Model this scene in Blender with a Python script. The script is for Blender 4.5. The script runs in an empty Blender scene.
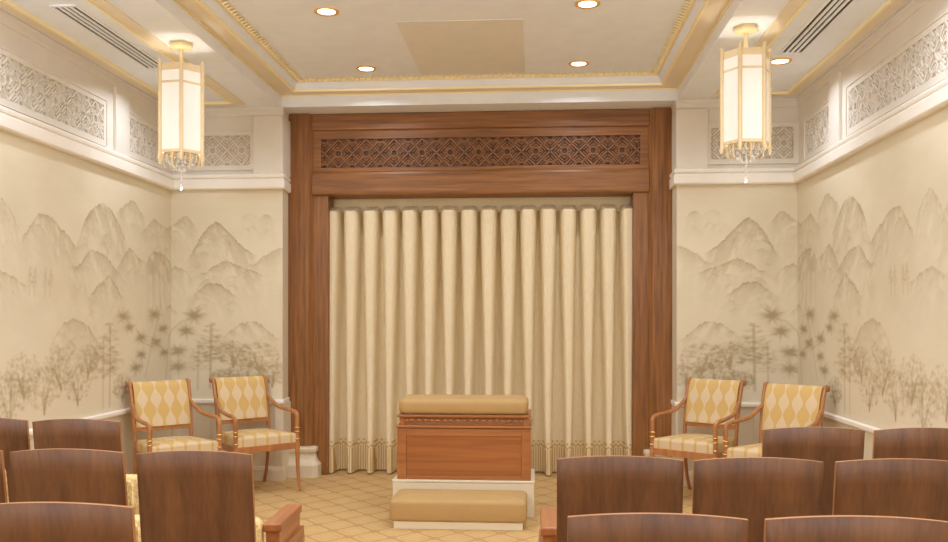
import bpy, math, random
import numpy as np
from mathutils import Vector, Matrix
random.seed(7)
COL = bpy.context.scene.collection
PI = math.pi

# ---------------------------------------------------------------- helpers
def lin(c):
    return tuple(((v/255)/12.92 if v/255 <= .04045 else ((v/255+.055)/1.055)**2.4) for v in c)

class MB:
    """collects shapes that become ONE mesh object"""
    def __init__(self): self.v=[]; self.f=[]; self.m=[]; self.s=[]
    def add(self, vs, fs, mi=0, smooth=False):
        n=len(self.v); self.v += [tuple(p) for p in vs]
        for f in fs:
            self.f.append(tuple(n+i for i in f)); self.m.append(mi); self.s.append(smooth)
    def box(self, x0,x1,y0,y1,z0,z1, mi=0):
        if x0>x1: x0,x1=x1,x0
        if y0>y1: y0,y1=y1,y0
        if z0>z1: z0,z1=z1,z0
        self.add([(x0,y0,z0),(x1,y0,z0),(x1,y1,z0),(x0,y1,z0),(x0,y0,z1),(x1,y0,z1),(x1,y1,z1),(x0,y1,z1)],
                 [(0,3,2,1),(4,5,6,7),(0,1,5,4),(1,2,6,5),(2,3,7,6),(3,0,4,7)],mi)
        return self
    def loft(self, loops, mi=0, smooth=False, cap=True, closed=True):
        n=len(loops[0]); vs=[p for l in loops for p in l]; fs=[]
        for k in range(len(loops)-1):
            for i in range(n if closed else n-1):
                j=(i+1)%n
                fs.append((k*n+i,k*n+j,(k+1)*n+j,(k+1)*n+i))
        self.add(vs,fs,mi,smooth)
        if cap:
            self.add(loops[0],[tuple(reversed(range(n)))],mi); self.add(loops[-1],[tuple(range(n))],mi)
        return self
    def tube(self, pts, rad, n=10, mi=0, sx=1., up=(0,0,1)):
        pts=[Vector(p) for p in pts]; loops=[]
        if not isinstance(rad,(list,tuple)): rad=[rad]*len(pts)
        ref=None
        for i,p in enumerate(pts):
            t=(pts[min(i+1,len(pts)-1)]-pts[max(i-1,0)]).normalized()
            if ref is None:
                ref=Vector((1,0,0)) if abs(t.x)<.8 else Vector((0,1,0))
            a=(ref-t*ref.dot(t)).normalized(); ref=a; b=t.cross(a)
            loops.append([p+a*(math.cos(2*PI*k/n)*rad[i]*sx)+b*(math.sin(2*PI*k/n)*rad[i]) for k in range(n)])
        return self.loft(loops,mi,True)
    def lathe(self, prof, n=20, c=(0,0,0), mi=0, smooth=True, rot=0):
        loops=[[(c[0]+r*math.cos(2*PI*k/n+rot),c[1]+r*math.sin(2*PI*k/n+rot),c[2]+z) for k in range(n)] for r,z in prof]
        return self.loft(loops,mi,smooth)
    def sphere(self, c, r, n=8, mi=0, sz=1.):
        m=max(4,n//2+1)
        return self.lathe([(max(1e-4,r*math.sin(PI*i/m)),-r*sz*math.cos(PI*i/m)) for i in range(m+1)],n,c,mi)
    def cushion(self, x0,x1,y0,y1,z0,z1,r=.03,crown=0.,mi=0,n=14,e=.25):
        """pillow block: superellipsoid-like rounded box with a crowned top"""
        loops=[]; cx,cy=(x0+x1)/2,(y0+y1)/2; hx,hy=(x1-x0)/2,(y1-y0)/2
        def ring(ins,z):
            out=[]; a,b=hx-ins,hy-ins; rr=max(.004,r*1.2-ins*.5)
            for qx,qy,a0 in ((1,1,0),(-1,1,90),(-1,-1,180),(1,-1,270)):
                for k in range(5):
                    t=math.radians(a0+k*22.5)
                    out.append((cx+qx*(a-rr)+rr*math.cos(t),cy+qy*(b-rr)+rr*math.sin(t),z))
            return out
        loops.append(ring(r*.8,z0))
        for k in range(4):
            t=PI/2*k/3; loops.append(ring(r*(1-math.sin(t))*.8,z0+r*.8*(1-math.cos(t))))
        for k in range(5):
            t=PI/2*k/4; loops.append(ring(r*(1-math.cos(t)),z1-r+r*math.sin(t)))
        m=min(hx,hy)
        for k in range(1,6):
            q=k/6; loops.append(ring(r+(m-r)*q*.95,z1+crown*(1-(1-q)**2)))
        return self.loft(loops,mi,True)
    def build(self, name, mats, parent=None, bevel=0, seg=2, loc=None):
        me=bpy.data.meshes.new(name); me.from_pydata(self.v,[],self.f); me.update()
        for mt in (mats if isinstance(mats,(list,tuple)) else [mats]): me.materials.append(mt)
        me.polygons.foreach_set('material_index',self.m); me.polygons.foreach_set('use_smooth',self.s)
        o=bpy.data.objects.new(name,me); COL.objects.link(o)
        if parent: o.parent=parent
        if loc: o.location=loc
        if bevel:
            b=o.modifiers.new('edge','BEVEL'); b.width=bevel; b.segments=seg; b.limit_method='ANGLE'; b.angle_limit=math.radians(40)
        return o

def thing(name,label,cat,loc=(0,0,0),rz=0,group=None):
    o=bpy.data.objects.new(name,None); COL.objects.link(o); o.empty_display_size=.1
    o.location=loc; o.rotation_euler=(0,0,rz); o['label']=label; o['category']=cat
    if group: o['group']=group
    return o
def structure(o):
    o['kind']='structure'; return o
def duplicate(root,loc,rz,label):
    r=root.copy(); COL.objects.link(r); r.location=loc; r.rotation_euler=(0,0,rz); r['label']=label
    for ch in list(root.children):
        c=ch.copy(); COL.objects.link(c); c.parent=r
        for g in list(ch.children):
            d=g.copy(); COL.objects.link(d); d.parent=c
    return r
def catmull(P,n=6):
    P=[Vector(p) for p in P]; Q=[P[0]*2-P[1]]+P+[P[-1]*2-P[-2]]; out=[]
    for i in range(1,len(Q)-2):
        a,b,c,d=Q[i-1:i+3]
        for k in range(n):
            t=k/n; out.append(.5*((2*b)+(c-a)*t+(2*a-5*b+4*c-d)*t*t+(3*b-a-3*c+d)*t**3))
    out.append(P[-1]); return out

# ---------------------------------------------------------------- materials
class NT:
    def __init__(self,name):
        self.mat=bpy.data.materials.new(name); self.mat.use_nodes=True
        self.t=self.mat.node_tree; self.b=self.t.nodes['Principled BSDF']
    def n(self,kind,**kw):
        x=self.t.nodes.new(kind)
        for k,v in kw.items():
            if k in x.inputs: x.inputs[k].default_value=v
            else: setattr(x,k,v)
        return x
    def l(self,a,b): self.t.links.new(a,b)
    def math(self,op,a,b=None,c=None):
        x=self.t.nodes.new('ShaderNodeMath'); x.operation=op
        for i,q in enumerate((a,b,c)):
            if q is None: continue
            if isinstance(q,(int,float)): x.inputs[i].default_value=q
            else: self.l(q,x.inputs[i])
        return x.outputs[0]
    def mix(self,f,a,b):
        x=self.t.nodes.new('ShaderNodeMix'); x.data_type='RGBA'
        for s,q in ((x.inputs[0],f),(x.inputs[6],a),(x.inputs[7],b)):
            if isinstance(q,(int,float)): s.default_value=q
            elif isinstance(q,tuple): s.default_value=q if len(q)==4 else q+(1,)
            else: self.l(q,s)
        return x.outputs[2]
    def coords(self,scale=(1,1,1),jitter=False):
        tc=self.n('ShaderNodeTexCoord'); mp=self.n('ShaderNodeMapping'); mp.inputs['Scale'].default_value=scale
        src=tc.outputs['Object']
        if jitter:
            oi=self.n('ShaderNodeObjectInfo'); cb=self.n('ShaderNodeCombineXYZ')
            for i in range(3): self.l(self.math('MULTIPLY',oi.outputs['Random'],7.3+3*i),cb.inputs[i])
            va=self.n('ShaderNodeVectorMath',operation='ADD'); self.l(src,va.inputs[0]); self.l(cb.outputs[0],va.inputs[1]); src=va.outputs[0]
        self.l(src,mp.inputs['Vector']); return mp.outputs[0]
    def bump(self,h,strength=.2,dist=.002):
        x=self.n('ShaderNodeBump'); x.inputs['Strength'].default_value=strength; x.inputs['Distance'].default_value=dist
        self.l(h,x.inputs['Height']); self.l(x.outputs[0],self.b.inputs['Normal'])
    def done(self,rough=.5,metal=0.,spec=.5):
        self.b.inputs['Roughness'].default_value=rough; self.b.inputs['Metallic'].default_value=metal
        self.b.inputs['Specular IOR Level'].default_value=spec
        return self.mat

def plain(name,c,rough=.5,metal=0.,var=.06,scale=6,spec=.4,bump=0):
    k=NT(name); no=k.n('ShaderNodeTexNoise',Scale=scale,Detail=4.); k.l(k.coords(),no.inputs['Vector'])
    c=lin(c); d=tuple(x*(1-var) for x in c); u=tuple(min(1,x*(1+var)) for x in c)
    k.l(k.mix(no.outputs[0],d,u),k.b.inputs['Base Color'])
    if bump:
        n2=k.n('ShaderNodeTexNoise',Scale=300.,Detail=2.); k.l(k.coords(),n2.inputs['Vector']); k.bump(n2.outputs[0],bump)
    return k.done(rough,metal,spec)

def wood(name,c1,c2,axis='Z',rough=.33,s=1.,figure=False,spec=.5):
    k=NT(name); a=[22*s]*3; a['XYZ'.index(axis)]=1.1*s
    b=[140*s]*3; b['XYZ'.index(axis)]=3*s
    no=k.n('ShaderNodeTexNoise',Scale=1.,Detail=3.,Distortion=.25 if not figure else 3.); k.l(k.coords(tuple(a),True),no.inputs['Vector'])
    n2=k.n('ShaderNodeTexNoise',Scale=1.,Detail=2.); k.l(k.coords(tuple(b),True),n2.inputs['Vector'])
    f=k.math('ADD',k.math('MULTIPLY',no.outputs[0],.75),k.math('MULTIPLY',n2.outputs[0],.35))
    r=k.n('ShaderNodeMapRange'); r.inputs['From Min'].default_value=.36; r.inputs['From Max'].default_value=.74; k.l(f,r.inputs['Value'])
    k.l(k.mix(r.outputs[0],lin(c1),lin(c2)),k.b.inputs['Base Color'])
    return k.done(rough,0,spec)

CREAM =plain('cream_paint',(226,219,207),.55)
WHITE =plain('white_trim_paint',(243,237,226),.4)
CEIL  =plain('ceiling_plaster',(238,242,248),.8)
PANELC=plain('hatch_paint',(230,226,217),.8)
SHADED_BACKC =plain('frieze_backing',(198,183,158),.7)  # tan darkened to put the shade behind the fretwork into the colour
GOLD  =plain('gold_paint',(236,222,194),.5,.0,.04)
BRIGHT=plain('gilded_bead',(252,236,188),.35,.1,.04)
LANT  =plain('pale_gold_lantern_metal',(234,213,170),.45,.1,.05)
RIM   =plain('gilt_downlight_rim',(232,180,84),.4)
BRASS =plain('brass_ring',(236,200,130),.25,.8)
DARK  =plain('painted_vent_shade',(84,68,56),.8)
STONE =plain('white_marble_base',(224,211,184),.4,0,.05,3)
TAN   =plain('tan_wallpaper',(220,208,182),.7,0,.05,14)
WOODP =wood('portal_wood_upright',(110,68,30),(162,108,56),'Z',.45,1.7)
WOODH =wood('portal_wood_horizontal',(110,68,30),(162,108,56),'X',.45,1.5)
WOODD =wood('carved_lattice_wood',(136,88,48),(162,108,62),'X',.4)
WOODB =wood('lattice_backing_wood',(76,45,23),(94,56,30),'X',.5)
WALN  =wood('walnut_seat_back',(86,53,28),(120,79,46),'Z',.55,.75)
EDGE  =plain('pale_veneer_edge',(168,114,68),.45)
ARMW  =wood('armrest_wood',(140,84,48),(174,112,68),'Y',.3)
CHW   =wood('armchair_fruitwood',(162,106,62),(192,132,80),'Z',.28,.8)
ALTW  =wood('altar_frame_wood',(150,94,50),(178,116,66),'X',.33)
ALTP  =wood('altar_figured_panel',(142,84,43),(172,108,60),'X',.3,.45,True)
EMIT_L=None
def emitter(name,c,s,tex=False):
    k=NT(name); k.b.inputs['Base Color'].default_value=lin(c)+(1,)
    if tex:
        no=k.n('ShaderNodeTexNoise',Scale=1.,Detail=5.); k.l(k.coords((60,60,14)),no.inputs['Vector'])
        k.l(k.mix(no.outputs[0],tuple(x*.66 for x in lin(c)),tuple(min(1,x*1.1) for x in lin((255,250,240)))),k.b.inputs['Emission Color'])
    else: k.b.inputs['Emission Color'].default_value=lin(c)+(1,)
    k.b.inputs['Emission Strength'].default_value=s
    return k.done(.4)
LENS =emitter('lit_lamp_lens',(255,250,235),3.0)
GLASS=emitter('lit_alabaster_glass',(236,230,218),.27,True)
def crystal():
    k=NT('crystal_glass'); k.b.inputs['Base Color'].default_value=(1,.98,.94,1); k.b.inputs['Transmission Weight'].default_value=.45
    k.b.inputs['IOR'].default_value=1.5
    return k.done(.05)
CRYS=crystal()

def carpet():
    k=NT('lattice_carpet'); tc=k.n('ShaderNodeTexCoord'); sp=k.n('ShaderNodeSeparateXYZ'); k.l(tc.outputs['Object'],sp.inputs[0])
    a=k.math('MULTIPLY',sp.outputs[0],1/.30); b=k.math('MULTIPLY',sp.outputs[1],1/.34)
    def tri(x): return k.math('ABSOLUTE',k.math('SUBTRACT',k.math('FRACT',x),.5))
    u=tri(k.math('ADD',a,b)); v=tri(k.math('SUBTRACT',a,b))
    mx=k.math('MAXIMUM',u,v); mn=k.math('MINIMUM',u,v)
    def band(x,lo,hi):
        return k.math('MULTIPLY',k.math('GREATER_THAN',x,lo),k.math('LESS_THAN',x,hi))
    line=k.math('GREATER_THAN',mx,.455)
    knot=k.math('MULTIPLY',k.math('GREATER_THAN',mn,.36),k.math('LESS_THAN',mn,.42))
    inner=k.math('MULTIPLY',band(mx,.27,.305),.45)
    pat=k.math('MAXIMUM',k.math('MAXIMUM',line,knot),inner)
    no=k.n('ShaderNodeTexNoise',Scale=220.,Detail=2.); k.l(tc.outputs['Object'],no.inputs['Vector'])
    n2=k.n('ShaderNodeTexNoise',Scale=9.,Detail=3.); k.l(tc.outputs['Object'],n2.inputs['Vector'])
    base=k.mix(n2.outputs[0],lin((198,163,110)),lin((214,181,127)))
    c=k.mix(k.math('MULTIPLY',pat,.5),base,lin((160,118,66)))
    c=k.mix(k.math('MULTIPLY',no.outputs[0],.22),c,lin((150,112,66)))
    k.l(c,k.b.inputs['Base Color']); k.bump(no.outputs[0],.4,.004)
    return k.done(.95,0,.1)
CARPET=carpet()

def damask(name,vert):
    k=NT(name); tc=k.n('ShaderNodeTexCoord'); sp=k.n('ShaderNodeSeparateXYZ'); k.l(tc.outputs['Object'],sp.inputs[0])
    x=sp.outputs[0]; y=sp.outputs[2 if vert else 1]
    fx=k.math('ABSOLUTE',k.math('SUBTRACT',k.math('FRACT',k.math('ADD',k.math('MULTIPLY',x,1/.112),.5)),.5))
    cs=k.math('COSINE',k.math('ADD',k.math('MULTIPLY',y,2*PI/.19),PI-.84*2*PI/.19 if vert else 0.))
    w=k.math('ADD',.275,k.math('MULTIPLY',cs,.18))
    m=k.math('LESS_THAN',fx,w)
    no=k.n('ShaderNodeTexNoise',Scale=260.,Detail=2.); k.l(tc.outputs['Object'],no.inputs['Vector'])
    g=k.mix(no.outputs[0],lin((202,166,98)),lin((216,182,116)))
    c=k.mix(no.outputs[0],lin((210,186,146)),lin((222,201,164)))
    k.l(k.mix(m,c,g),k.b.inputs['Base Color']); k.bump(no.outputs[0],.2,.002)
    return k.done(.55,0,.3)
DAMV=damask('gold_ogee_damask_back',True); DAMH=damask('gold_ogee_damask_seat',False)

def weave(name,c1,c2,scale=(70,70,70),rough=.7):
    k=NT(name); no=k.n('ShaderNodeTexNoise',Scale=1.,Detail=3.,Distortion=1.); k.l(k.coords(scale),no.inputs['Vector'])
    r=k.n('ShaderNodeMapRange'); r.inputs['From Min'].default_value=.35; r.inputs['From Max'].default_value=.65; k.l(no.outputs[0],r.inputs['Value'])
    k.l(k.mix(r.outputs[0],lin(c1),lin(c2)),k.b.inputs['Base Color']); k.bump(no.outputs[0],.3,.003)
    return k.done(rough,0,.3)
SEATF=weave('gold_rib_weave',(196,158,92),(244,222,166),(170,170,60))
VELV =weave('ochre_velvet',(176,142,90),(192,159,106),(240,240,240),.6)
DRAP =weave('cream_silk_drape',(232,215,178),(240,226,194),(160,160,20),.5)
HEAD =weave('cream_heading_cloth',(222,206,168),(232,216,180),(160,160,20),.6)
def fringe(name,border):
    k=NT(name); tc=k.n('ShaderNodeTexCoord'); sp=k.n('ShaderNodeSeparateXYZ'); k.l(tc.outputs['Object'],sp.inputs[0])
    base=lin((230,214,176)); gold=lin((196,150,66))
    if border:
        fx=k.math('FRACT',k.math('MULTIPLY',sp.outputs[0],1/.0457)); fz=k.math('MULTIPLY',k.math('SUBTRACT',sp.outputs[2],.262),1/.05)
        arc=k.math('ABSOLUTE',k.math('SUBTRACT',fz,k.math('MULTIPLY',k.math('ABSOLUTE',k.math('SUBTRACT',fx,.5)),1.)))
        m=k.math('LESS_THAN',arc,.14)
        dz=k.math('SUBTRACT',fz,1.0); dx=k.math('SUBTRACT',fx,.5)
        m2=k.math('LESS_THAN',k.math('ADD',k.math('MULTIPLY',dz,dz),k.math('MULTIPLY',dx,dx)),.03)
        m=k.math('MAXIMUM',m,m2)
    else:
        m=k.math('GREATER_THAN',k.math('FRACT',k.math('MULTIPLY',sp.outputs[0],1/.0229)),.66)
    k.l(k.mix(k.math('MULTIPLY',m,.85),base,gold),k.b.inputs['Base Color'])
    return k.done(.55,0,.3)
BORD=fringe('gold_embroidered_border',True); FRNG=fringe('gold_striped_hem',False)

def mural_mat():
    k=NT('painted_landscape_mural'); at=k.n('ShaderNodeAttribute'); at.attribute_name='mural'
    no=k.n('ShaderNodeTexNoise',Scale=1.,Detail=4.); k.l(k.coords((9,9,50)),no.inputs['Vector'])
    c=k.mix(k.math('MULTIPLY',no.outputs[0],.10),at.outputs['Color'],lin((176,148,102)))
    k.l(c,k.b.inputs['Base Color']); return k.done(.6,0,.25)
MURAL=mural_mat()

# ---------------------------------------------------------------- room dimensions (metres)
W=2.89; NX=1.816; SPS={-1:.024,1:.004}; NY=8.0; PY=8.25; Z1=3.49; Z2=3.60; Z3=3.69; YB=-2.5
floor=structure(MB().box(-3.0,3.0,YB-.1,8.8,-.1,0).build('floor',CARPET))
structure(MB().box(-3.0,3.0,8.62,8.75,0,3.8).build('wall_back',CREAM))
structure(MB().box(-3.0,3.0,YB-.1,YB,0,3.8).build('wall_front',TAN))
c_=MB()
c_.box(-3.0,-1.825,YB,8.62,Z1,3.85); c_.box(1.825,3.0,YB,8.62,Z1,3.85); c_.box(-1.825,1.825,NY,8.62,Z1,3.85)
c_.box(-1.825,1.825,YB,NY,Z3,3.85)
structure(c_.build('ceiling',CEIL))
walls={}
for s,nm in ((-1,'left'),(1,'right')):
    SP=SPS[s]
    walls[nm]=structure(MB().box(s*W,s*3.0,YB,NY,0,Z1).build('wall_'+nm,CREAM))
    P=[(NX,NY),(NX+SP,PY),(NX+SP,8.62),(3.0,8.62),(3.0,NY)]
    P=[(s*x,y) for x,y in (P[::-1] if s>0 else P)]
    walls['n'+nm]=structure(MB().loft([[(x,y,0) for x,y in P],[(x,y,Z1) for x,y in P]]).build('wall_back_'+nm,CREAM))

# ---- mural painting (ink on cream silk, unfolded from the portal outwards) -------------------
RES=.0095; ZA,ZB=.755,2.72; L=6.1
ns=int(L/RES)+1; nz=int((ZB-ZA)/RES)+1
Sg,Zg=np.meshgrid(np.linspace(0,L,ns),np.linspace(ZA,ZB,nz),indexing='ij')
rng=np.random.default_rng(11)
def vnoise(x,y,seed):
    r=np.random.default_rng(seed).random((64,64))
    xi=np.floor(x).astype(int); yi=np.floor(y).astype(int); fx=x-xi; fy=y-yi
    fx=fx*fx*(3-2*fx); fy=fy*fy*(3-2*fy)
    g=lambda a,b:r[a%64,b%64]
    return (g(xi,yi)*(1-fx)+g(xi+1,yi)*fx)*(1-fy)+(g(xi,yi+1)*(1-fx)+g(xi+1,yi+1)*fx)*fy
def fbm(x,y,seed,o=4):
    return sum(vnoise(x*2**i,y*2**i,seed+i)*.5**i for i in range(o))/sum(.5**i for i in range(o))
D=.55*(fbm(Sg*1.1,Zg*1.8,3)-.42).clip(0,1)+.05*fbm(Sg*9,Zg*40,9)
def mountain(P,tone,foot=.45,seed=0):
    global D
    P=sorted(P); xs=[p[0] for p in P]; zs=[p[1] for p in P]
    if len(P)==2: xs=[xs[0],xs[1]]
    s1=Sg[:,0]; h=np.interp(s1,xs,zs)
    k=np.ones(13)/13
    for _ in range(2): h=np.convolve(np.pad(h,6,mode='edge'),k,'valid')
    h=h+.06*(fbm(s1*11,s1*0+seed,seed)-.5)+.018*(fbm(s1*45,s1*0,seed+5)-.5)
    m=(s1>=xs[0]-.02)&(s1<=xs[-1]+.02)
    d=h[:,None]-Zg; ins=(d>0)&m[:,None]
    dd=np.where(ins,d,0)
    edge=np.clip(np.minimum(s1-xs[0],xs[-1]-s1)/.10+.1,0,1)[:,None]
    tex=fbm(Sg*16+dd*9,Zg*7+Sg*5,seed+20,4)
    crease=np.exp(-np.abs(tex-.5)/.018)*np.exp(-dd/foot*1.6)
    ink=tone*(.75*np.exp(-dd/.014)+1.0*np.exp(-dd/(foot*.65))*np.clip(.2+2.2*(tex-.25),0,2)+.75*crease)*edge
    D=np.where(ins,D*(1-.85*edge*np.exp(-dd/foot))+ink,D)
def splat(s,z,rs,rz,a,rot=0.):
    R=max(rs,rz)*2.6
    i0,i1=int((s-R)/RES),int((s+R)/RES)+2; j0,j1=int((z-R-ZA)/RES),int((z+R-ZA)/RES)+2
    i0=max(0,i0);j0=max(0,j0)
    if i0>=ns or j0>=nz or i1<=0 or j1<=0: return
    ds=Sg[i0:i1,j0:j1]-s; dz=Zg[i0:i1,j0:j1]-z
    c,q=math.cos(rot),math.sin(rot); u=ds*c+dz*q; v=-ds*q+dz*c
    g=a*np.exp(-((u/rs)**2+(v/rz)**2))
    D[i0:i1,j0:j1]=D[i0:i1,j0:j1]*(1-g*.6)+g
def stroke(p,q,w,a):
    n=max(2,int(math.dist(p,q)/(w*.8)))
    for k in range(n+1):
        t=k/n; splat(p[0]+(q[0]-p[0])*t,p[1]+(q[1]-p[1])*t,w,w,a*.5)
U=lambda a,b:a+(b-a)*rng.random()
def pine(s,zt,zb,a=.62,wd=.17):
    w0=wd; wd*=1.5 if s>1.07 and wd>.1 else 1; a*=.8 if wd>w0 else 1
    stroke((s,zt),(s+.01,zb),.05*w0+.004,a)
    n=7
    for k in range(n):
        z=zt-(zt-zb)*.62*k/n; w=wd*(.3+.7*k/n)
        for q in range(int(5+3*k)): splat(s+U(-w,w),z+U(-.025,.02),U(.09,.19)*wd,U(.04,.07)*w0,a*U(.35,.75),U(-.25,.25))
def burst(s,z,r,a=.6):
    f=1.9 if s>1.07 else 1.15
    for k in range(22):
        t=2*PI*k/22+U(-.2,.2); rr=r*U(.3,.95)
        splat(s+f*rr*.6*math.cos(t),z+rr*.5*math.sin(t),r*.36*f,r*.075+.003,a*U(.4,.75),math.atan2(math.sin(t)*.5,f*math.cos(t)))
    splat(s,z-.1*r,r*.6*f,r*.4,a*.22)
def leafy(s,z,r,a=.5,n=260):
    for k in range(6):
        e=(s+U(-r,r)*.9,z+U(-.3,.9)*r); stroke((s,z-r*.9),((s+e[0])/2+U(-.03,.03),(z+e[1])/2-r*.1),.008,a*.9)
        stroke(((s+e[0])/2,(z+e[1])/2-r*.1),e,.006,a*.7)
    for k in range(n):
        t=U(0,2*PI); q=r*math.sqrt(rng.random()); splat(s+q*math.cos(t)*1.15,z+q*math.sin(t)*.75,U(.008,.018),U(.006,.012),a*U(.3,.8))
def mt(P,tone,foot=.45,seed=0):
    mountain(P,tone,foot,seed)
    P=sorted(P); x0,x1=P[0][0],P[-1][0]; g=np.random.default_rng(100+seed); n=max(2,int((x1-x0)/.09))
    xs=[p[0] for p in P]; zs=[p[1] for p in P]
    for q in range(n):                       # inner spurs and creases of the same crag
        c=x0+(x1-x0)*(.15+.7*g.random()); h=float(np.interp(c,xs,zs))-foot*(.12+.55*g.random()); w=.05+.13*g.random()
        lean=(.3+.4*g.random()); mountain([(c-w*lean*1.3,h-w*1.1),(c-w*.35*lean,h-.02),(c,h),(c+w*.4*(1-lean),h-.015),(c+w*(1-lean)*1.5,h-w*.9)],tone*(.45+.3*g.random()),.10+.1*g.random(),seed*7+q)
mt([(1.25,2.3),(1.05,2.37),(.95,2.53),(.8,2.32)],.42,.4,1); mt([(.4,2.44),(.33,2.58),(.24,2.44)],.34,.2,2); mt([(.24,2.42),(.16,2.54),(.07,2.42)],.34,.2,3)
mt([(.92,2.0),(.8,2.24),(.66,2.45),(.55,2.38),(.42,2.24),(.25,2.08)],.6,.38,4); mt([(.36,1.97),(.2,2.1),(-.05,2.22)],.4,.25,5)
mt([(2.15,2.36),(1.87,2.55),(1.62,2.38)],.42,.3,8); mt([(1.72,2.24),(1.47,2.41),(1.17,2.36),(1.0,2.2)],.4,.34,9)
mt([(2.78,2.02),(2.66,2.27),(2.5,2.40),(2.38,2.44),(2.22,2.39),(2.0,2.2),(1.95,2.1)],.56,.42,10)
mt([(3.5,1.98),(3.34,2.2),(3.22,2.27),(2.98,2.17),(2.72,2.02)],.5,.3,11); mt([(3.95,2.0),(3.72,2.31),(3.6,2.27),(3.46,2.05)],.45,.3,12)
mt([(4.7,2.0),(4.4,2.35),(4.15,2.45),(3.85,2.1)],.45,.35,31); mt([(5.6,1.95),(5.2,2.3),(4.9,2.4),(4.6,2.1)],.45,.35,32)
mt([(2.9,1.86),(2.7,1.95),(2.49,2.07),(2.3,1.99),(2.05,1.86)],.5,.25,13); mt([(2.15,1.9),(1.91,2.13),(1.6,1.98)],.48,.3,14)
mt([(.85,1.88),(.7,1.98),(.53,2.07),(.36,2.0),(.18,1.9)],.52,.25,6); mt([(1.2,1.8),(1.02,2.08),(.85,1.84)],.42,.3,15)
mt([(.92,1.68),(.78,1.8),(.66,1.87),(.55,1.8),(.42,1.68)],.5,.22,7); mt([(2.63,1.66),(2.45,1.78),(2.27,1.87),(2.15,1.78),(2.02,1.67)],.5,.24,16)
mt([(1.62,1.95),(1.55,2.07),(1.38,2.13),(1.2,2.12),(1.04,2.0)],.62,.6,17)
for k in range(2): stroke((1.50+.03*k,2.05),(1.49+.03*k,1.62),.009,-.25)
mt([(3.95,1.74),(3.75,1.82),(3.62,1.81),(3.38,1.73)],.42,.1,18); mt([(4.6,1.7),(4.3,1.82),(4.0,1.72)],.4,.1,33)
mt([(.6,1.26),(.52,1.42),(.42,1.47),(.2,1.48),(.02,1.3)],.44,.2,19); mt([(3.16,1.26),(3.02,1.45),(2.86,1.5),(2.64,1.48),(2.40,1.28)],.46,.22,20)
for q in (3.37,3.31,3.18,3.12): pine(q,1.86-.03*abs(q-3.3),1.66,.34,.05)
for c in ((2.02,1.53,.085),(1.43,1.55,.10),(1.92,1.44,.075),(1.70,1.35,.085),(1.39,1.30,.085),(1.69,1.20,.075),(1.79,1.09,.085),(.84,1.54,.12),(.92,1.40,.10),(1.0,1.21,.10),(1.0,1.06,.10),(1.25,1.42,.08),(1.22,1.2,.08)): burst(*c,.66)
stroke((1.62,1.0),(1.45,1.35),.012,.35); stroke((1.45,1.35),(1.3,1.62),.010,.35); stroke((1.3,1.62),(1.33,1.95),.009,.3); stroke((1.2,.9),(1.12,1.35),.012,.35); stroke((1.12,1.35),(.95,1.5),.009,.35); stroke((1.45,1.25),(1.75,1.33),.008,.35)
pine(.68,1.45,.86,.66); pine(2.25,1.46,.80,.66); pine(2.36,1.36,.80,.46); pine(.8,1.3,.84,.4,.12)
for q in ((.22,1.16,.17),(.47,1.19,.15),(.35,1.02,.15),(.1,1.0,.14),(2.98,1.17,.2),(3.44,1.14,.19),(2.6,1.2,.15),(2.75,1.02,.18),(3.2,1.02,.2),(3.6,1.0,.2),(2.05,.95,.14),(.55,.95,.12),(3.9,1.1,.2),(4.3,1.1,.22),(4.8,1.05,.2)): leafy(*q,.44)
D=np.clip(D,0,1)
BASEC=np.array(lin((229,219,194))); INK=np.array(lin((148,124,74)))
RGB=BASEC*(1-.74*D[...,None])+INK*(.74*D[...,None])
def mural_mesh(name,i0,i1,place,parent):
    co=np.array([place(Sg[i,0],Zg[0,j]) for i in range(i0,i1) for j in range(nz)],dtype=np.float32)
    n=i1-i0; idx=np.arange(n*nz).reshape(n,nz)
    q=np.stack([idx[:-1,:-1],idx[1:,:-1],idx[1:,1:],idx[:-1,1:]],-1).reshape(-1,4)
    me=bpy.data.meshes.new(name); me.from_pydata(co.tolist(),[],q.tolist())
    ca=me.color_attributes.new('mural','FLOAT_COLOR','POINT')
    c4=np.ones((n*nz,4),dtype=np.float32); c4[:,:3]=RGB[i0:i1].reshape(-1,3); ca.data.foreach_set('color',c4.ravel())
    me.materials.append(MURAL); o=bpy.data.objects.new(name,me); COL.objects.link(o); o.parent=parent; return o
iN=int(1.07/RES)
for s,nm in ((-1,'left'),(1,'right')):
    SP=SPS[s]
    mural_mesh('mural',0,iN+1,lambda a,z:(s*(NX+a*1.07/(iN*RES)),NY-.004,z),walls['n'+nm])
    mural_mesh('mural',iN,ns,lambda a,z:(s*(W-.004),NY-(a-iN*RES),z),walls[nm])
    e=MB().box(s*(W-.004),s*W,YB,NY-(L-iN*RES),.755,2.72); e.build('wallpaper',TAN,walls[nm])
    m=MB(); P=[(NX-.004,NY-.004),(NX+SP-.004,PY),(NX+SP+.01,PY),(NX+.01,NY+.02)]; P=[(s*x,y) for x,y in (P[::-1] if s>0 else P)]
    m.loft([[(x,y,.755) for x,y in P],[(x,y,2.72) for x,y in P]]); m.build('wallpaper',TAN,walls['n'+nm])
    w=MB().box(s*(W-.006),s*W,YB,NY-.006,0,.72); y=7.6
    while y>YB+.7:
        w.box(s*(W-.014),s*W,y-.9,y-.84,.12,.72); y-=.9
    w.box(s*(W-.014),s*W,7.88,7.99,.12,.72)
    w.build('wainscot',TAN,walls[nm],.003)
    w=MB().box(s*(NX-.006),s*(W),NY-.006,8.3,0,.72)
    for x in (1.82,2.16,2.5,2.80): w.box(s*x,s*(x+.07),NY-.014,NY,.12,.72)
    w.build('wainscot',TAN,walls['n'+nm],.003)

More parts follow.
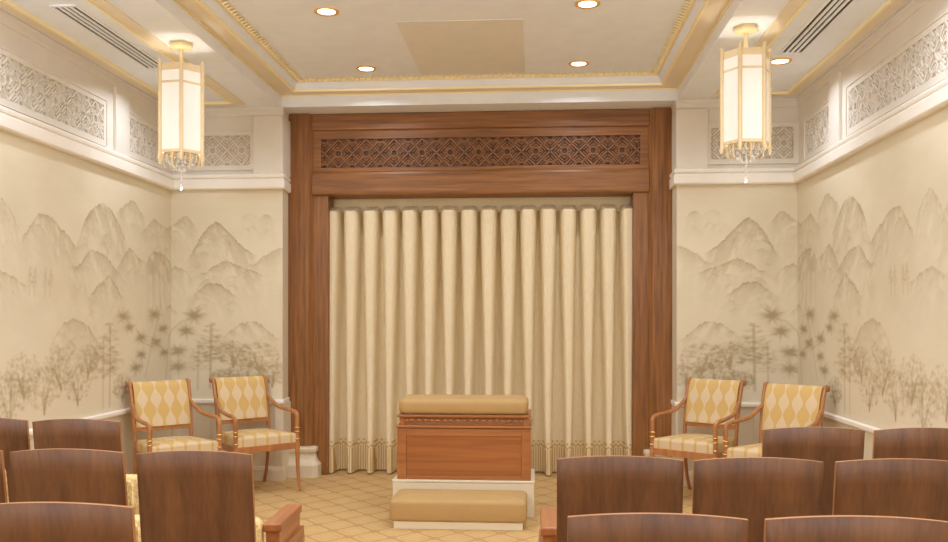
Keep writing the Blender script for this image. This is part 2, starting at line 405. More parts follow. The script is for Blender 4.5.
# ---- mouldings that run round each side: ledge, chair rail, skirting, cornice ------------------
def run_profile(prof,s,mat,name,bevel=.003):
    SP=SPS[s]
    """prof = closed list of (projection, z) swept along side wall, niche wall and its return"""
    loops=[]
    for fx,fy in ((0,0),(0,1),(1,1),(1,2)):
        lp=[]
        for p,z in prof:
            x=(W-p) if fx==0 else (NX-p*.55+(SP if fy==2 else 0)); y=YB if fy==0 else (NY-p if fy==1 else 8.248)
            lp.append((s*x,y,z))
        loops.append(lp)
    return structure(MB().loft(loops).build(name,mat,None,bevel))
def rect(p,z0,z1): return [(0,z0),(p,z0),(p,z1),(0,z1)]
k=1
for s in (-1,1):
    run_profile([(0,2.72),(.045,2.72),(.056,2.732),(.056,2.806),(.05,2.812),(.03,2.814),(.03,2.824),(.046,2.828),(.05,2.84),(.05,2.856),(.03,2.868),(0,2.868)],s,WHITE,'trim_%d'%k,.002); k+=1
    run_profile([(0,.712),(.018,.712),(.034,.724),(.034,.75),(.026,.757),(0,.757)],s,WHITE,'trim_%d'%k,.002); k+=1
    run_profile([(0,3.408),(.008,3.408),(.014,3.418),(.014,3.465),(.022,3.475),(.024,3.49),(0,3.49)],s,CREAM,'trim_%d'%k,.002); k+=1
    structure(MB().box(s*(W-.028),s*W,6.87,7.10,2.868,3.405).build('trim_%d'%k,CREAM,None,.004)); k+=1
    structure(MB().box(s*(NX-.006),s*2.09,NY-.028,8.24,2.868,3.405).build('trim_%d'%k,CREAM,None,.004)); k+=1
    structure(MB().box(s*(W-.028),s*W,3.3,3.55,2.868,3.405).build('trim_%d'%k,CREAM,None,.004)); k+=1
    o=run_profile([(0,0),(.03,0),(.03,.10),(.02,.13),(0,.13)],s,STONE,'baseboard_'+('left' if s<0 else 'right'),.003)

# ---- gilded cornice round the raised centre of the ceiling --------------------------------------
def tray(prof,mat,name,closed=True,smooth=False):
    loops=[]
    for c in range(4):
        lp=[]
        for a,z in prof:
            x=-1.825+a if c<2 else 1.825-a; y=YB if c in (0,3) else NY-a
            lp.append((x,y,z))
        loops.append(lp)
    return structure(MB().loft(loops,0,smooth).build(name,mat))
tray([(0,3.598),(.165,3.598),(.165,3.64),(0,3.64)],GOLD,'trim_%d'%k); k+=1
tray([(0,3.588),(.014,3.588),(.014,3.6),(0,3.6)],BRIGHT,'trim_%d'%k); k+=1
tray([(.148,3.588),(.165,3.588),(.168,3.606),(.148,3.606)],BRIGHT,'trim_%d'%k); k+=1
tray([(.16,3.6),(.175,3.612),(.19,3.648),(.2,3.66),(.2,3.69),(.16,3.69)],CEIL,'trim_%d'%k,True); k+=1
tray([(.2,3.662),(.206,3.662),(.21,3.69),(.2,3.69)],GOLD,'trim_%d'%k); k+=1
b=MB()
def leaf(x,y,dx,dy):          # gilded leaf-and-dart tooth lying along the ceiling edge
    px,py=-dy,dx; w=.012; l=.06
    b.add([(x-px*w,y-py*w,3.672),(x+px*w,y+py*w,3.672),(x+px*w*.6+dx*l,y+py*w*.6+dy*l,3.689),(x-px*w*.6+dx*l,y-py*w*.6+dy*l,3.689),(x+dx*l*.3,y+dy*l*.3,3.664)],
          [(0,1,4),(1,2,4),(2,3,4),(3,0,4)])
y=7.77
while y>YB+.1:
    leaf(-1.618,y,1,0); leaf(1.618,y,-1,0); y-=.055
x=-1.6
while x<1.6:
    leaf(x,7.793,0,-1); x+=.055
structure(b.build('trim_%d'%k,BRIGHT)); k+=1
tray([(.207,3.668),(.219,3.668),(.219,3.69),(.207,3.69)],BRIGHT,'trim_%d'%k); k+=1
# flat gilt frames on the two side ceilings
for s in (-1,1):
    def frame(o_,i_,z0,z1,mat):
        global k
        m=MB()
        xo0,xo1,yo=2.83-o_,2.12+o_,7.85-o_; xi0,xi1,yi=2.83-i_,2.12+i_,7.85-i_
        m.box(s*xo0,s*xi0,YB+.6+i_,yo,z0,z1); m.box(s*xo1,s*xi1,YB+.6+i_,yo,z0,z1); m.box(s*xi0,s*xi1,yi,yo,z0,z1); m.box(s*xo0,s*xo1,YB+.6+o_,YB+.6+i_,z0,z1)
        structure(m.build('trim_%d'%k,mat)); k+=1
    frame(0,.085,3.474,3.49,GOLD); frame(.085,.102,3.466,3.49,BRIGHT)

# ---------------------------------------------------------------- pierced lattice panels
def clip(p,q,x0,x1,y0,y1):
    t0,t1=0.,1.; dx,dy=q[0]-p[0],q[1]-p[1]
    for P,Q in ((-dx,p[0]-x0),(dx,x1-p[0]),(-dy,p[1]-y0),(dy,y1-p[1])):
        if abs(P)<1e-9:
            if Q<0: return None
        else:
            r=Q/P
            if P<0: t0=max(t0,r)
            else: t1=min(t1,r)
    return None if t0>=t1-1e-6 else ((p[0]+dx*t0,p[1]+dy*t0),(p[0]+dx*t1,p[1]+dy*t1))
def lattice(width,height,cell,wbar,main,fn,depth):
    """fret of crossing diagonals, octagons and chevrons, clipped to the panel; fn(a,b,depth)->xyz"""
    m=MB(); segs=[]
    n=int(math.ceil(width/cell/2))+1
    oc=.13
    for i in range(-n,n+1):
        for (ox,oy) in ((0,0),(.5,.5),(.5,-.5)):
            cx,cy=i+ox,oy
            pts=[(cx+oc*math.cos(PI/8+PI/4*j),cy+oc*math.sin(PI/8+PI/4*j)) for j in range(8)]
            segs+=[(pts[j],pts[(j+1)%8],1) for j in range(8)]
            for d in ((1,1),(1,-1),(-1,1),(-1,-1)):         # diagonal arms out of each octagon
                segs.append(((cx+d[0]*oc*.7,cy+d[1]*oc*.7),(cx+d[0]*.25,cy+d[1]*.25),1))
                pass
            for d in ((1,0),(-1,0),(0,1),(0,-1)):
                segs.append(((cx+d[0]*oc,cy+d[1]*oc),(cx+d[0]*.27,cy+d[1]*.27),0))
        for q in (-1,1):
            segs.append(((i-.5,0),(i,q*.5),1)); segs.append(((i+.5,0),(i,q*.5),1))
            dx,dy=(.0601,.0601)
            for sd in (-1,1):
                for f in (-1,1,-2,2):
                    ox,oy=sd*dx*f,q*dy*f; t0=.16+.03*abs(f)
                    ax,ay=i+sd*.5,0.; bx,by=i,q*.5
                    segs.append(((ax+(bx-ax)*t0+ox,ay+(by-ay)*t0+oy),(ax+(bx-ax)*(1-t0)+ox,ay+(by-ay)*(1-t0)+oy),0))
            for e in ():                             # chevrons nested inside the diamonds
                for sd in (-1,1):
                    segs.append(((i+sd*(.5-e),0),(i+sd*.25-sd*e/2,q*(.25-e/2)),0))
                    segs.append(((i+sd*.25+sd*(e/2-.0),q*(.5-.25+e/2)),(i+sd*(.02+e*.5),q*.5),0))
    for p,q,w in segs:
        c=clip((p[0]*cell,p[1]*cell),(q[0]*cell,q[1]*cell),-width/2,width/2,-height/2,height/2)
        if not c: continue
        (ax,ay),(bx,by)=c; l=math.hypot(bx-ax,by-ay)
        if l<.006: continue
        hw=(wbar if w else wbar*.6)/2; nx,ny=-(by-ay)/l*hw,(bx-ax)/l*hw; dp=depth if w else depth*.8
        m.add([fn(ax+nx,ay+ny,0),fn(bx+nx,by+ny,0),fn(bx-nx,by-ny,0),fn(ax-nx,ay-ny,0),fn(ax+nx,ay+ny,dp),fn(bx+nx,by+ny,dp),fn(bx-nx,by-ny,dp),fn(ax-nx,ay-ny,dp)],
              [(4,5,6,7),(0,1,5,4),(1,2,6,5),(2,3,7,6),(3,0,4,7)])
    return m
def frame_boxes(m,hw,hh,b,fn,d0,d1):
    for x0,x1,y0,y1 in ((-hw-b,hw+b,hh,hh+b),(-hw-b,hw+b,-hh-b,-hh),(-hw-b,-hw,-hh,hh),(hw,hw+b,-hh,hh)):
        P=[fn(x,y,d) for d in (d0,d1) for x,y in ((x0,y0),(x1,y0),(x1,y1),(x0,y1))]
        m.add(P,[(0,3,2,1),(4,5,6,7),(0,1,5,4),(1,2,6,5),(2,3,7,6),(3,0,4,7)])
def frieze(label,loc,fn,width,height,cell,border):
    t=thing('lattice_panel',label,'lattice panel',loc,0,'pierced plaster lattice panels of the frieze')
    m=MB(); P=[fn(x,y,.003) for x,y in ((-width/2,-height/2),(width/2,-height/2),(width/2,height/2),(-width/2,height/2))]; m.add(P,[(0,1,2,3)])
    m.build('backing',SHADED_BACKC,t)
    m=MB(); frame_boxes(m,width/2,height/2,border-.012,fn,0,.014); frame_boxes(m,width/2+border-.012,height/2+border-.012,.012,fn,0,.022); m.build('frame',CREAM,t)
    lattice(width,height,cell,.0135,None,fn,.014).build('fretwork',CREAM,t)
for s,nm in ((-1,'left'),(1,'right')):
    side=lambda a,b,d:(-s*d,a,b)
    frieze('long white lattice panel high on the %s wall, cut off by the picture edge'%nm,(s*W,5.16,3.068),side,3.06,.28,.28,.05)
    frieze('short white lattice panel on the %s wall between pilaster and corner'%nm,(s*W,7.425,3.068),side,.57,.28,.28,.05)
    frieze('white lattice panel behind the %s lantern, facing the seats'%nm,(s*2.485,NY,3.09),lambda a,b,d:(a,-d,b),.725,.282,.28,.045)

# ---------------------------------------------------------------- wooden portal and curtain
pt=thing('wooden_portal','carved reddish-brown wooden surround framing the cream curtain','portal',(0,8.3,0))
def portal_off(m):   # authored in world space, shifted to the portal's own origin
    m.v=[(x,y-8.3,z) for x,y,z in m.v]; return m
for s in (-1,1):
    xo=1.838 if s<0 else 1.822
    P=[(xo,8.6),(xo,8.25),(1.64,8.25),(1.603,8.29),(1.603,8.6)]
    if s<0: P=[(-x,y) for x,y in P][::-1]
    cm=MB()
    # shallow flutes on the face are left to the grain; the shaft is one chamfered post
    cm.loft([[(x,y,0.28) for x,y in P],[(x,y,3.486) for x,y in P]])
    c=portal_off(cm).build('column',WOODP,pt,.004)
    m=MB()
    def ring(o,z):
        x0,x1,y0=1.60-o,1.815,8.25-o*1.6; ch=.045
        q=[(x1,8.248),(x1,y0),(x0+ch,y0),(x0,y0+ch),(x0,8.32)]
        return [(s*x,y,z) for x,y in (q if s>0 else q[::-1])]
    m.loft([ring(.075,0),ring(.075,.115),ring(.07,.125),ring(.052,.14),ring(.04,.165),ring(.03,.2),ring(.028,.225),ring(.042,.235),ring(.046,.265),ring(.042,.28),ring(.01,.285)])
    p=portal_off(m).build('plinth',STONE,pt,.003); p['label']='white stone plinth under the column'
    portal_off(MB().box(s*1.46,s*1.606,8.30,8.6,0,2.715)).build('jamb',WOODP,pt,.003)
portal_off(MB().box(-1.61,1.61,8.275,8.6,3.33,3.486)).build('top_beam',WOODH,pt,.006)
m=MB(); m.box(-1.61,1.61,8.30,8.6,3.246,3.335); m.box(-1.61,1.61,8.30,8.6,2.925,2.971); m.box(-1.61,-1.527,8.30,8.6,2.971,3.246); m.box(1.527,1.61,8.30,8.6,2.971,3.246)
portal_off(m).build('frieze_frame',WOODH,pt,.003)
m=MB(); prof=[(8.6,2.70),(8.29,2.70),(8.272,2.71),(8.268,2.73),(8.268,2.90),(8.275,2.92),(8.3,2.935),(8.6,2.935)]
m.loft([[(x,y,z) for y,z in prof] for x in (-1.606,1.606)]); portal_off(m).build('lower_beam',WOODH,pt,.003)
portal_off(MB().box(-1.53,1.53,8.335,8.4,2.965,3.25)).build('frieze_backing',WOODB,pt)
m=lattice(3.054,.275,.272,.0135,None,lambda a,b_,d:(a,8.335-d*1.5,3.1085+b_),.016); portal_off(m).build('carved_fretwork',WOODD,pt)

cu=thing('curtain','floor-length cream curtain hanging in tapered pleats with a gold-striped hem','curtain',(0,8.57,0))
NP=16; PW=.1927; CX=1.50
def drape(z0,z1,nzr,zt=2.625,zs=None):
    xs=np.linspace(-CX,CX,NP*34+1); zs=np.linspace(z0,z1,nzr) if zs is None else zs
    m=MB(); V=[]
    for z in zs:
        t=min(1,max(0,(zt-z)/2.6)); hw=PW*(.46-.275*t**.85); bl=.19+.02*t
        dome=math.sqrt(max(0,min(1,(zt-z)/.065)))
        for x in xs:
            kx=(x+1.455)/PW+.5; i=math.floor(kx); d=(kx-i-.5)*PW
            hwz=hw*(.75+.25*dome); sway=.006*math.sin(3.1*i+z*2.2)*t
            d-=sway
            y=-.0
            if abs(d)<hwz: y=-bl*dome*(1-(abs(d)/hwz)**4)**.5
            else: y=.012*math.sin(min(1,(abs(d)-hwz)/.03)*PI/2)+.006*math.cos(d*60)
            V.append((x,y,z))
    nx=len(xs)
    F=[(j*nx+i,j*nx+i+1,(j+1)*nx+i+1,(j+1)*nx+i) for j in range(len(zs)-1) for i in range(nx-1)]
    m.add(V,F,0,True); return m
drape(.325,2.625,40,zs=np.concatenate([np.linspace(.325,2.5,34),np.linspace(2.545,2.625,14)])).build('pleats',DRAP,cu)
drape(.255,.325,5).build('embroidered_border',BORD,cu); drape(.012,.255,10).build('striped_hem',FRNG,cu)
m=MB(); m.box(-CX,CX,-.03,-.01,2.56,2.75); m.build('heading',HEAD,cu)

# ---------------------------------------------------------------- altar and kneeler
al=thing('altar','wooden altar with a figured front panel and ochre cushioned top, before the curtain','altar',(-.01,6.63,0))
m=MB(); m.box(-.545,.54,0,.56,0,.255); m.box(-.55,.545,-.004,.564,.255,.275); m.build('base',STONE,al,.006)
al.children[0]['label']='white stone base'
m=MB(); m.box(-.512,.515,.03,.52,.275,.68); m.build('carcass',ALTW,al,.004)
m=MB(); m.box(-.512,-.44,.018,.032,.275,.665); m.box(.443,.515,.018,.032,.275,.665); m.box(-.44,.443,.018,.032,.61,.665); m.box(-.44,.443,.018,.032,.275,.30); m.build('face_frame',ALTW,al,.003)
MB().box(-.438,.441,.024,.033,.30,.61).build('front_panel',ALTP,al)
m=MB(); m.box(-.522,.525,.01,.53,.672,.69); m.build('lower_moulding',ALTW,al,.005)
m=MB(); m.box(-.49,.495,.045,.5,.69,.752); m.build('frieze_block',WOODD,al,.002)
m=MB()
for i in range(19):
    x=-.45+.91*i/18*.99; z=.722
    m.add([(x-.022,.045,z),(x,.045,z-.022),(x+.022,.045,z),(x,.045,z+.022),(x,.038,z)],[(0,1,4),(1,2,4),(2,3,4),(3,0,4)])
m.build('carved_diamonds',ALTW,al)
for a,b_ in ((-.497,-.455),(.458,.5)): MB().box(a,b_,.034,.05,.69,.752).build('end_block',ALTW,al,.002)
m=MB(); m.box(-.512,.517,.015,.525,.752,.772); m.build('upper_moulding',ALTW,al,.005)
m=MB(); m.cushion(-.505,.495,.02,.44,.772,.895,.042,.008); m.build('cushion',VELV,al)
kn=thing('kneeler','low padded ochre kneeler with a pale base in front of the altar','kneeler',(-.015,6.19,0))
MB().box(-.462,.465,.012,.40,0,.06).build('base',STONE,kn,.003)
m=MB(); m.cushion(-.493,.493,0,.425,.05,.212,.032,.022); m.build('cushion',VELV,kn)

# ---------------------------------------------------------------- armchairs
def armchair(label,loc,rz):
    t=thing('armchair',label,'armchair',loc,rz,'upholstered armchairs beside the curtain')
    FW,BW=.297,.245      # half widths front and back
    yf,yb=-.285,.20
    m=MB(); m.add([(-FW,yf,.37),(FW,yf,.37),(BW,yb,.37),(-BW,yb,.37),(-FW,yf,.428),(FW,yf,.428),(BW,yb,.428),(-BW,yb,.428)],
        [(0,3,2,1),(4,5,6,7),(0,1,5,4),(1,2,6,5),(2,3,7,6),(3,0,4,7)]); m.build('seat_rail',CHW,t,.004)
    m=MB(); loops=[]
    def q(i,z,bow=0):
        o=[]
        for a in range(8): o.append((-FW+.012+i+(2*FW-.024-2*i)*a/7,yf+.006+i,z+bow*math.sin(PI*a/7)))
        for a in range(8): o.append((BW-.012-i-(2*BW-.024-2*i)*a/7,yb-.006-i,z+bow*math.sin(PI*a/7)*.6))
        return o
    for i,z,bw in ((0,.428,0),(0,.49,0),(.004,.499,.002),(.015,.507,.006),(.06,.515,.012),(.12,.518,.016)): loops.append(q(i,z,bw))
    m.loft(loops,0,False); m.build('seat_cushion',DAMH,t,.003)
    for s in (-1,1):
        # front leg with arm post growing out of it
        lg=MB().tube([(s*(FW-.012),yf+.014,.43),(s*(FW-.012),yf+.012,.40),(s*(FW-.012),yf+.01,.36),(s*(FW-.010),yf+.006,.2),(s*(FW-.006),yf-.006,.06),(s*(FW),yf-.022,.0)],[.022,.024,.021,.017,.014,.013],8)
        lg=lg.build('leg',CHW,t)
        cl=[]
        for z in (.40,.455,.52,.555): cl.append(MB().lathe([(.019,-.006),(.0245,-.004),(.0245,.004),(.019,.006)],14,(s*(FW-.012),yf+.014,z)))
        rear=MB().tube(catmull([(s*(BW-.01),yb,.42),(s*(BW-.01),yb+.005,.3),(s*(BW-.008),yb+.035,.14),(s*(BW-.004),yb+.095,0)],4),[.021]*5+[.018]*8,8,sx=.8); rear.build('leg',CHW,t)
        st=MB().tube(catmull([(s*(BW-.008),yb,.40),(s*(BW-.005),yb+.005,.55),(s*BW,yb+.035,.75),(s*(BW+.004),yb+.085,.94),(s*(BW+.004),yb+.115,.975),(s*(BW+.004),yb+.135,.965)],4),.019,8,sx=.85)
        st.build('back_stile',CHW,t)
        st=MB(); st.tube([(s*(BW-.012),yb+.115,.962),(s*(BW+.024),yb+.115,.962)],.024,12); st.build('scroll_end',CHW,t)
        arm=MB().tube(catmull([(s*(BW+.004),yb+.04,.80),(s*(BW+.012),yb-.03,.765),(s*(BW+.03),yb-.13,.715),(s*(FW+.002),yf+.14,.692),(s*(FW-.004),yf+.06,.685),(s*(FW-.010),yf+.022,.665),(s*(FW-.012),yf+.014,.625),(s*(FW-.012),yf+.014,.54),(s*(FW-.012),yf+.014,.42)],5),[.017]*25+[.0185]*16,10)
        ao=arm.build('arm',CHW,t)
        for c in cl: c.build('brass_collar',BRASS,ao)
    # crest roll, lower back rail, upholstered pad following the reclined stiles
    m=MB(); m.box(-BW,BW,yb-.008,yb+.024,.575,.61); m.build('back_rail',CHW,t,.004)
    m=MB(); path=[(.612,yb+.012),(.70,yb+.028),(.80,yb+.050),(.88,yb+.070),(.94,yb+.092),(.968,yb+.105),(.983,yb+.122),(.982,yb+.142),(.965,yb+.155)]
    F=[];B=[]
    for i,(z,y) in enumerate(path):
        F.append((z,y-.035 if i<5 else y-.035+.006*(i-4)))
    nx=9; loops=[]
    for z,y in F:
        lp=[]
        for a in range(nx):
            u=-1+2*a/(nx-1); lp.append((u*(BW-.016),y+.012*u*u,z))
        for a in range(nx):
            u=1-2*a/(nx-1); lp.append((u*(BW-.016),min(y+.05,yb+.15)+.0,z-.012))
        loops.append(lp)
    m.loft(loops,0,False); o=m.build('upholstered_back',DAMV,t)
    o.data.polygons.foreach_set('use_smooth',[True]*len(o.data.polygons)); b=o.modifiers.new('edge','EDGE_SPLIT'); b.split_angle=math.radians(50)
    return t
ch=armchair('gold damask armchair left of the curtain, nearer to the wooden column',(-1.945,7.545,0),math.radians(43))
duplicate(ch,(-2.447,7.0,0),math.radians(44),'gold damask armchair in the left corner, farther from the curtain')
duplicate(ch,(1.915,7.46,0),math.radians(-38),'gold damask armchair right of the curtain, nearer to the wooden column')
duplicate(ch,(2.41,6.91,0),math.radians(-42),'gold damask armchair in the right corner, partly behind the seats')

# ---------------------------------------------------------------- theatre seats
def seat_parts(armx,cx0,cx1,HWD,a0,a1):
    t=thing('theatre_seat','','theatre seat',(0,0,0),0,'walnut-backed theatre seats in rows')
    RC=math.tan(math.radians(8.5)); TH=.015
    m=MB(); nx=17; nz=10; fr=[];bk=[]
    for j in range(nz):
        q=j/(nz-1)
        for i in range(nx):
            u=-1+2*i/(nx-1); zt=1.030+.017*(1-u*u); z=.28+(zt-.28)*q
            y=(1.03-z)*RC-.024*(1-u*u)
            bk.append((u*HWD,y,z)); fr.append((u*HWD,y+TH,z))
    F=[]; n=nx*nz
    for j in range(nz-1):
        for i in range(nx-1):
            a=j*nx+i; F.append((a,a+1,a+nx+1,a+nx))
    m.add(bk+fr,[],0)
    base=0
    for f in F:
        m.f.append(f); m.m.append(0); m.s.append(True)
        m.f.append(tuple(n+i for i in reversed(f))); m.m.append(0); m.s.append(True)
    rim=[i for i in range(nx)]+[j*nx+nx-1 for j in range(1,nz)]+[(nz-1)*nx+i for i in range(nx-2,-1,-1)]+[j*nx for j in range(nz-2,0,-1)]
    for a,b in zip(rim,rim[1:]+rim[:1]):
        m.f.append((b,a,n+a,n+b)); m.m.append(1); m.s.append(False)
    m.build('back_panel',[WALN,EDGE],t)
    m=MB(); loops=[]
    for q in (0,.04,.12,.3,.5,.7,.88,.96,1):
        z=.40+.615*q; e=min(q,1-q); th=.078*min(1,(e/.12)**.5) if e<.12 else .078
        y=(1.03-z)*RC; lp=[]
        for i in range(13):
            u=-1+2*i/12; lp.append((u*(HWD-.03),y+TH-.018*(1-u*u)+max(.004,th)*(1-.25*u**6),z))
        for i in range(13):
            u=1-2*i/12; lp.append((u*(HWD-.03),y+TH-.022*(1-u*u)-.0,z))
        loops.append(lp)
    m.loft(loops,0,True); m.build('back_cushion',SEATF,t)
    m=MB(); m.cushion(cx0,cx1,-.17,.17,0,.10,.03,.01)
    m.v=[(x,.38+z*1.,.54+y) for x,y,z in m.v]; m.f=[tuple(reversed(f)) for f in m.f]; m.build('tipped_seat',SEATF,t)
    ar=MB(); ar.box(armx-.037,armx+.037,a0,a1,.655,.69); ar=ar.build('armrest',ARMW,t,.008,3)
    sd=MB(); sd.box(armx-.028,armx+.028,a0+.012,a1-.005,.59,.657); sd.box(armx-.042,armx+.042,a0-.01,a1+.02,.55,.592)
    sd.box(armx-.036,armx+.036,a0-.01,a1+.02,0,.555)
    for e in (-1,1):
        xx=armx+e*.036; a,b=(xx,xx+e*.008)
        sd.box(a,b,a0-.01,a0+.05,.0,.555); sd.box(a,b,a1-.04,a1+.02,.0,.555); sd.box(a,b,a0+.05,a1-.04,.49,.555); sd.box(a,b,a0+.05,a1-.04,0,.1)
    sd.build('end_standard',ARMW,t,.003)
    # bracket that carries the back panel and hinge of the seat
    m=MB(); 
    for q in (-1,1): m.box(q*.15-.015,q*.15+.015,.10,.44,.30,.36)
    m.box(-.165,.165,.13,.19,0,.36); m.box(-.17,.17,.10,.42,0,.03); m.build('support_frame',ARMW,t,.003)
    return t
SA=math.radians(2.5)
L=seat_parts(.165,-.180,.125,.2035,.425,.80); Rr=seat_parts(-.226,-.175,.175,.211,.46,.83)
seats=[
 (L,(-.6525,2.965,0),SA,'walnut seat back on the left of the aisle, its armrest toward the altar'),
 (L,(-1.120,2.975,0),SA,'walnut seat back in the left middle row, one in from the aisle seat'),
 (L,(-1.575,2.985,0),SA,'sliver of a walnut seat back at the left edge of the picture'),
 (L,(-.673,2.105,0),SA,'lowest and nearest walnut seat back at the left, cut by the bottom edge'),
 (L,(-1.574,3.875,0),SA,'left front-row walnut seat back below the chair rail, fully within the picture'),
 (L,(-2.037,3.905,0),SA,'left front-row walnut seat back cut off by the left picture edge'),
 (Rr,(.822,2.95,0),0,'walnut seat back on the right of the aisle, nearest the low kneeler'),
 (Rr,(1.278,2.95,0),0,'middle seat back of three in the right middle row'),
 (Rr,(1.742,2.955,0),0,'seat back at the right end of the right middle row, cut by the picture edge'),
 (Rr,(.826,2.085,0),0,'nearest right seat back with its top edge just above the bottom, beside the aisle'),
 (Rr,(1.290,2.09,0),0,'nearest right seat back at the bottom right corner of the picture'),
 (Rr,(1.722,3.80,0),0,'right front-row seat back in front of the corner armchair'),
 (Rr,(2.190,3.81,0),0,'right front-row seat back cut off by the right picture edge'),
]
used=set()
for src,loc,rz,lab in seats:
    if src.name not in used:
        used.add(src.name); src.location=loc; src.rotation_euler=(0,0,rz); src['label']=lab
    else: duplicate(src,loc,rz,lab)

# ---------------------------------------------------------------- lanterns
def lantern(label,loc,rot,R):
    t=thing('hanging_lantern',label,'lantern',loc,0,'pale gold ceiling lanterns')
    z=lambda q:q-Z1       # authored with real heights, hung from the ceiling
    m=MB(); m.lathe([(.035,z(3.445)),(.085,z(3.455)),(.09,z(3.465)),(.078,z(3.478)),(.07,z(3.49))],6,smooth=False,rot=rot); m.build('canopy',LANT,t)
    m=MB(); m.lathe([(.014,z(3.45)),(.014,z(3.20))],12); m.lathe([(.02,z(3.33)),(.024,z(3.325)),(.02,z(3.31))],12); m.build('stem',LANT,t)
    P=[(R*math.cos(rot+PI/3*i),R*math.sin(rot+PI/3*i)) for i in range(6)]
    for i,(x,y) in enumerate(P):
        ux,uy=x/R,y/R
        m=MB(); path=[(x+ux*.006,y+uy*.006,z(3.345)),(x,y,z(3.325)),(x,y,z(3.30)),(x,y,z(2.70)),(x,y,z(2.665)),(x+ux*.008,y+uy*.008,z(2.645)),(x+ux*.004,y+uy*.004,z(2.625))]
        m.tube(path,[.007,.0135,.0145,.0145,.0145,.013,.006],8); m.build('post',LANT,t)
    hexr=lambda r,a,b,th: [(r-th,z(a)),(r,z(a)),(r,z(b)),(r-th,z(b)),(r-th,z(a))]
    def hexring(name,a,b,r=R*.995,th=.012):
        m=MB(); m.lathe(hexr(r,a,b,th)[:4]+[hexr(r,a,b,th)[0]],6,smooth=False,rot=rot)
        m.f=[f for f in m.f if len(f)==4]; n_=len(m.f); m.m=[0]*n_; m.s=[False]*n_; m.build(name,LANT,t)
    hexring('top_rail',3.262,3.312); hexring('middle_rail',3.172,3.188); hexring('bottom_rail',2.685,2.705)
    for i in range(6):
        a,b=Vector(P[i]+(0,)),Vector(P[(i+1)%6]+(0,)); a*=.965; b*=.965
        nrm=((a+b)/2).normalized()*.004
        m=MB(); V=[]
        for d in (-nrm,nrm):
            for p,h in ((a,2.70),(b,2.70),(b,3.27),(a,3.27)): V.append((p.x+d.x,p.y+d.y,z(h)))
        m.add(V,[(0,3,2,1),(4,5,6,7),(0,1,5,4),(1,2,6,5),(2,3,7,6),(3,0,4,7)]); m.build('glass_pane',GLASS,t)
    m=MB(); m.lathe([(.004,z(2.70)),(R*.8,z(2.698)),(R*.8,z(2.69)),(.004,z(2.69))],6,smooth=False,rot=rot); m.build('base_plate',LANT,t)
    cr=MB()
    rr=random.Random(3)
    for ring,(r,n,zz) in enumerate(((R*.66,14,2.672),(R*.5,11,2.65),(R*.34,8,2.628),(R*.18,5,2.605))):
        for i in range(n):
            a=2*PI*i/n+ring*.3
            for q in range(2): cr.sphere((r*math.cos(a),r*math.sin(a),z(zz-q*.022)),.012,6,0,1.25)
    cr.build('crystal_cluster',CRYS,t)
    for zz,r in ((2.575,.019),(2.545,.011),(2.527,.009),(2.507,.010),(2.488,.008)):
        MB().sphere((0,0,z(zz)),r,8,0,1.2 if r<.015 else 1.).build('crystal_drop',CRYS,t)
    MB().sphere((0,0,z(2.455)),.012,8,0,1.9).build('crystal_drop',CRYS,t)
    for i in range(6):      # small gilded scrolls under the rail
        a=rot+PI/6+PI/3*i; x,y=R*.72*math.cos(a),R*.72*math.sin(a); 
        MB().tube([(x,y,z(2.69)),(x*1.03,y*1.03,z(2.64)),(x*.98,y*.98,z(2.60)),(x*.9,y*.9,z(2.59))],[.006,.007,.006,.004],6).build('scroll',LANT,t)
    return t
vd=math.atan2(-6.1,2.54); lantern('six-sided lantern hanging on the left, beyond the left ceiling vent',(-2.0,6.1,Z1),vd,.165)
vd=math.atan2(-6.03,-1.42); lantern('six-sided lantern hanging on the right, beside a ceiling downlight',(1.965,6.03,Z1),vd-math.radians(13),.160)

# ---------------------------------------------------------------- ceiling fittings
def downlight(x,y,zc,label):
    t=thing('downlight',label,'downlight',(x,y,zc),0,'recessed ceiling downlights')
    MB().lathe([(.062,-.003),(.078,-.010),(.088,-.005),(.088,0.002),(.062,.002)],28).build('ring',RIM,t)
    MB().lathe([(.001,-.0045),(.064,-.0045),(.064,-.001),(.001,-.001)],24).build('lens',LENS,t)
downlight(-.938,6.09,Z3,'ceiling downlight left of the square hatch, nearer the seats')
downlight(-.93,7.50,Z3,'ceiling downlight left of the square hatch, nearer the wooden portal')
downlight(.91,7.48,Z3,'ceiling downlight right of the square hatch, nearer the wooden portal')
downlight(.90,6.07,Z3,'ceiling downlight right of the square hatch, cut by the picture top')
downlight(2.415,6.84,Z1,'ceiling downlight beside the right lantern')
def vent(s,y0,y1,label):
    t=thing('ceiling_vent',label,'vent',(s*2.435,(y0+y1)/2,Z1),0,'slotted ceiling vents')
    h=(y1-y0)/2; w=.075
    MB().box(-w+.004,w-.004,-h+.01,h-.01,-.003,-.001).build('painted_slot_shade',DARK,t)  # flat dark sheet; the shade inside the slots is in its colour
    m=MB(); m.box(-w-.012,-w+.004,-h-.012,h+.012,-.010,0); m.box(w-.004,w+.012,-h-.012,h+.012,-.010,0); m.box(-w,w,-h-.012,-h+.01,-.010,0); m.box(-w,w,h-.01,h+.012,-.010,0); m.build('frame',CEIL,t)
    for i in range(1,4):
        x=-w+2*w*i/4; MB().box(x-.010,x+.010,-h+.01,h-.01,-.010,-.003).build('slat',CEIL,t)
vent(-1,5.31,6.67,'slotted air vent in the ceiling before the left lantern')
vent(1,5.2,6.62,'slotted air vent in the ceiling to the right of the right lantern')
hp=thing('ceiling_hatch','square flush access hatch between the four downlights in the ceiling','hatch',(-.015,7.03,Z3))
MB().box(-.465,.465,-.69,.69,-.004,0).build('door_leaf',PANELC,hp,.002)

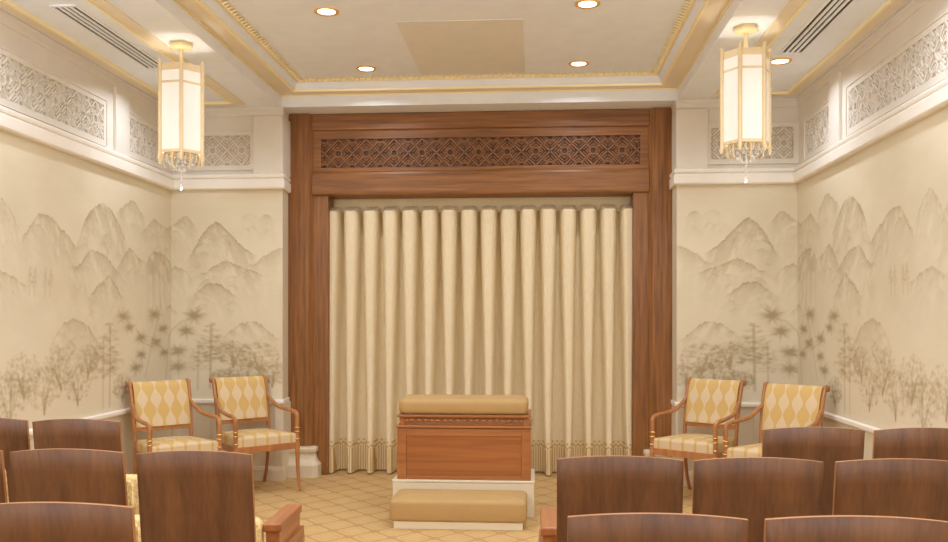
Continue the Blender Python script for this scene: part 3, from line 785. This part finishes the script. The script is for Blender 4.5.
# ---------------------------------------------------------------- light: the room's lamps and unseen ones added
WARM=(.88,.94,1.06)
def lamp(name,x,y,z,e,size=.11,spread=150,color=WARM):
    l=bpy.data.lights.new(name,'AREA'); l.shape='DISK'; l.size=size; l.energy=e; l.color=color; l.spread=math.radians(spread)
    o=bpy.data.objects.new(name,l); o.location=(x,y,z); COL.objects.link(o); return o
for y in (7.5,6.08,4.66,3.24,1.82,.4,-1.0):  # rows over the seats are unseen, added as if the grid continued
    for x in (-.92,.91): lamp('downlight_lamp',x,y,Z3-.012,8.5)
for y in (6.84,4.9,3.0,1.1,-.8):  # nearer rows are unseen lamps without fixtures, added to light the bays
    for x in (-2.415,2.415): lamp('downlight_lamp',x,y,Z1-.012,8)
for x,y in ((-2.0,6.1),(1.965,6.03)):
    l=bpy.data.lights.new('lantern_bulb','POINT'); l.energy=2.2; l.color=(.95,.97,1.); l.shadow_soft_size=.02
    for zz in (3.08,2.40): 
        o=bpy.data.objects.new('lantern_bulb',l); o.location=(x,y,zz); COL.objects.link(o)

# added point lamps, unseen above the seats, to brighten ceiling, walls and curtain
for x,y,e in ((-1.98,3.2,46),(1.98,3.2,46),(-1.98,.3,52),(1.98,.3,52)):
    l=bpy.data.lights.new('added_fill_lamp','POINT'); l.energy=e; l.color=(.88,.94,1.06); l.shadow_soft_size=.16
    o=bpy.data.objects.new('added_fill_lamp',l); o.location=(x,y,2.98); COL.objects.link(o)
w=bpy.data.worlds.new('world'); bpy.context.scene.world=w; w.use_nodes=True
w.node_tree.nodes['Background'].inputs[0].default_value=(.9,.8,.65,1); w.node_tree.nodes['Background'].inputs[1].default_value=.3

# ---------------------------------------------------------------- camera
cam=bpy.data.cameras.new('camera'); cam.sensor_width=36; cam.lens=871/948*36; cam.shift_y=(320-271)/948; cam.clip_start=.05
co=bpy.data.objects.new('camera',cam); co.location=(.537,0,1.5); co.rotation_euler=(PI/2,0,math.atan(61/871)); COL.objects.link(co)
sc=bpy.context.scene; sc.camera=co
sc.view_settings.view_transform='Standard'; sc.view_settings.look='None'; sc.view_settings.exposure=-.1; sc.view_settings.gamma=1; sc.view_settings.use_curve_mapping=False
sc.cycles.max_bounces=10; sc.cycles.diffuse_bounces=6; sc.cycles.use_denoising=True; sc.cycles.sample_clamp_indirect=6
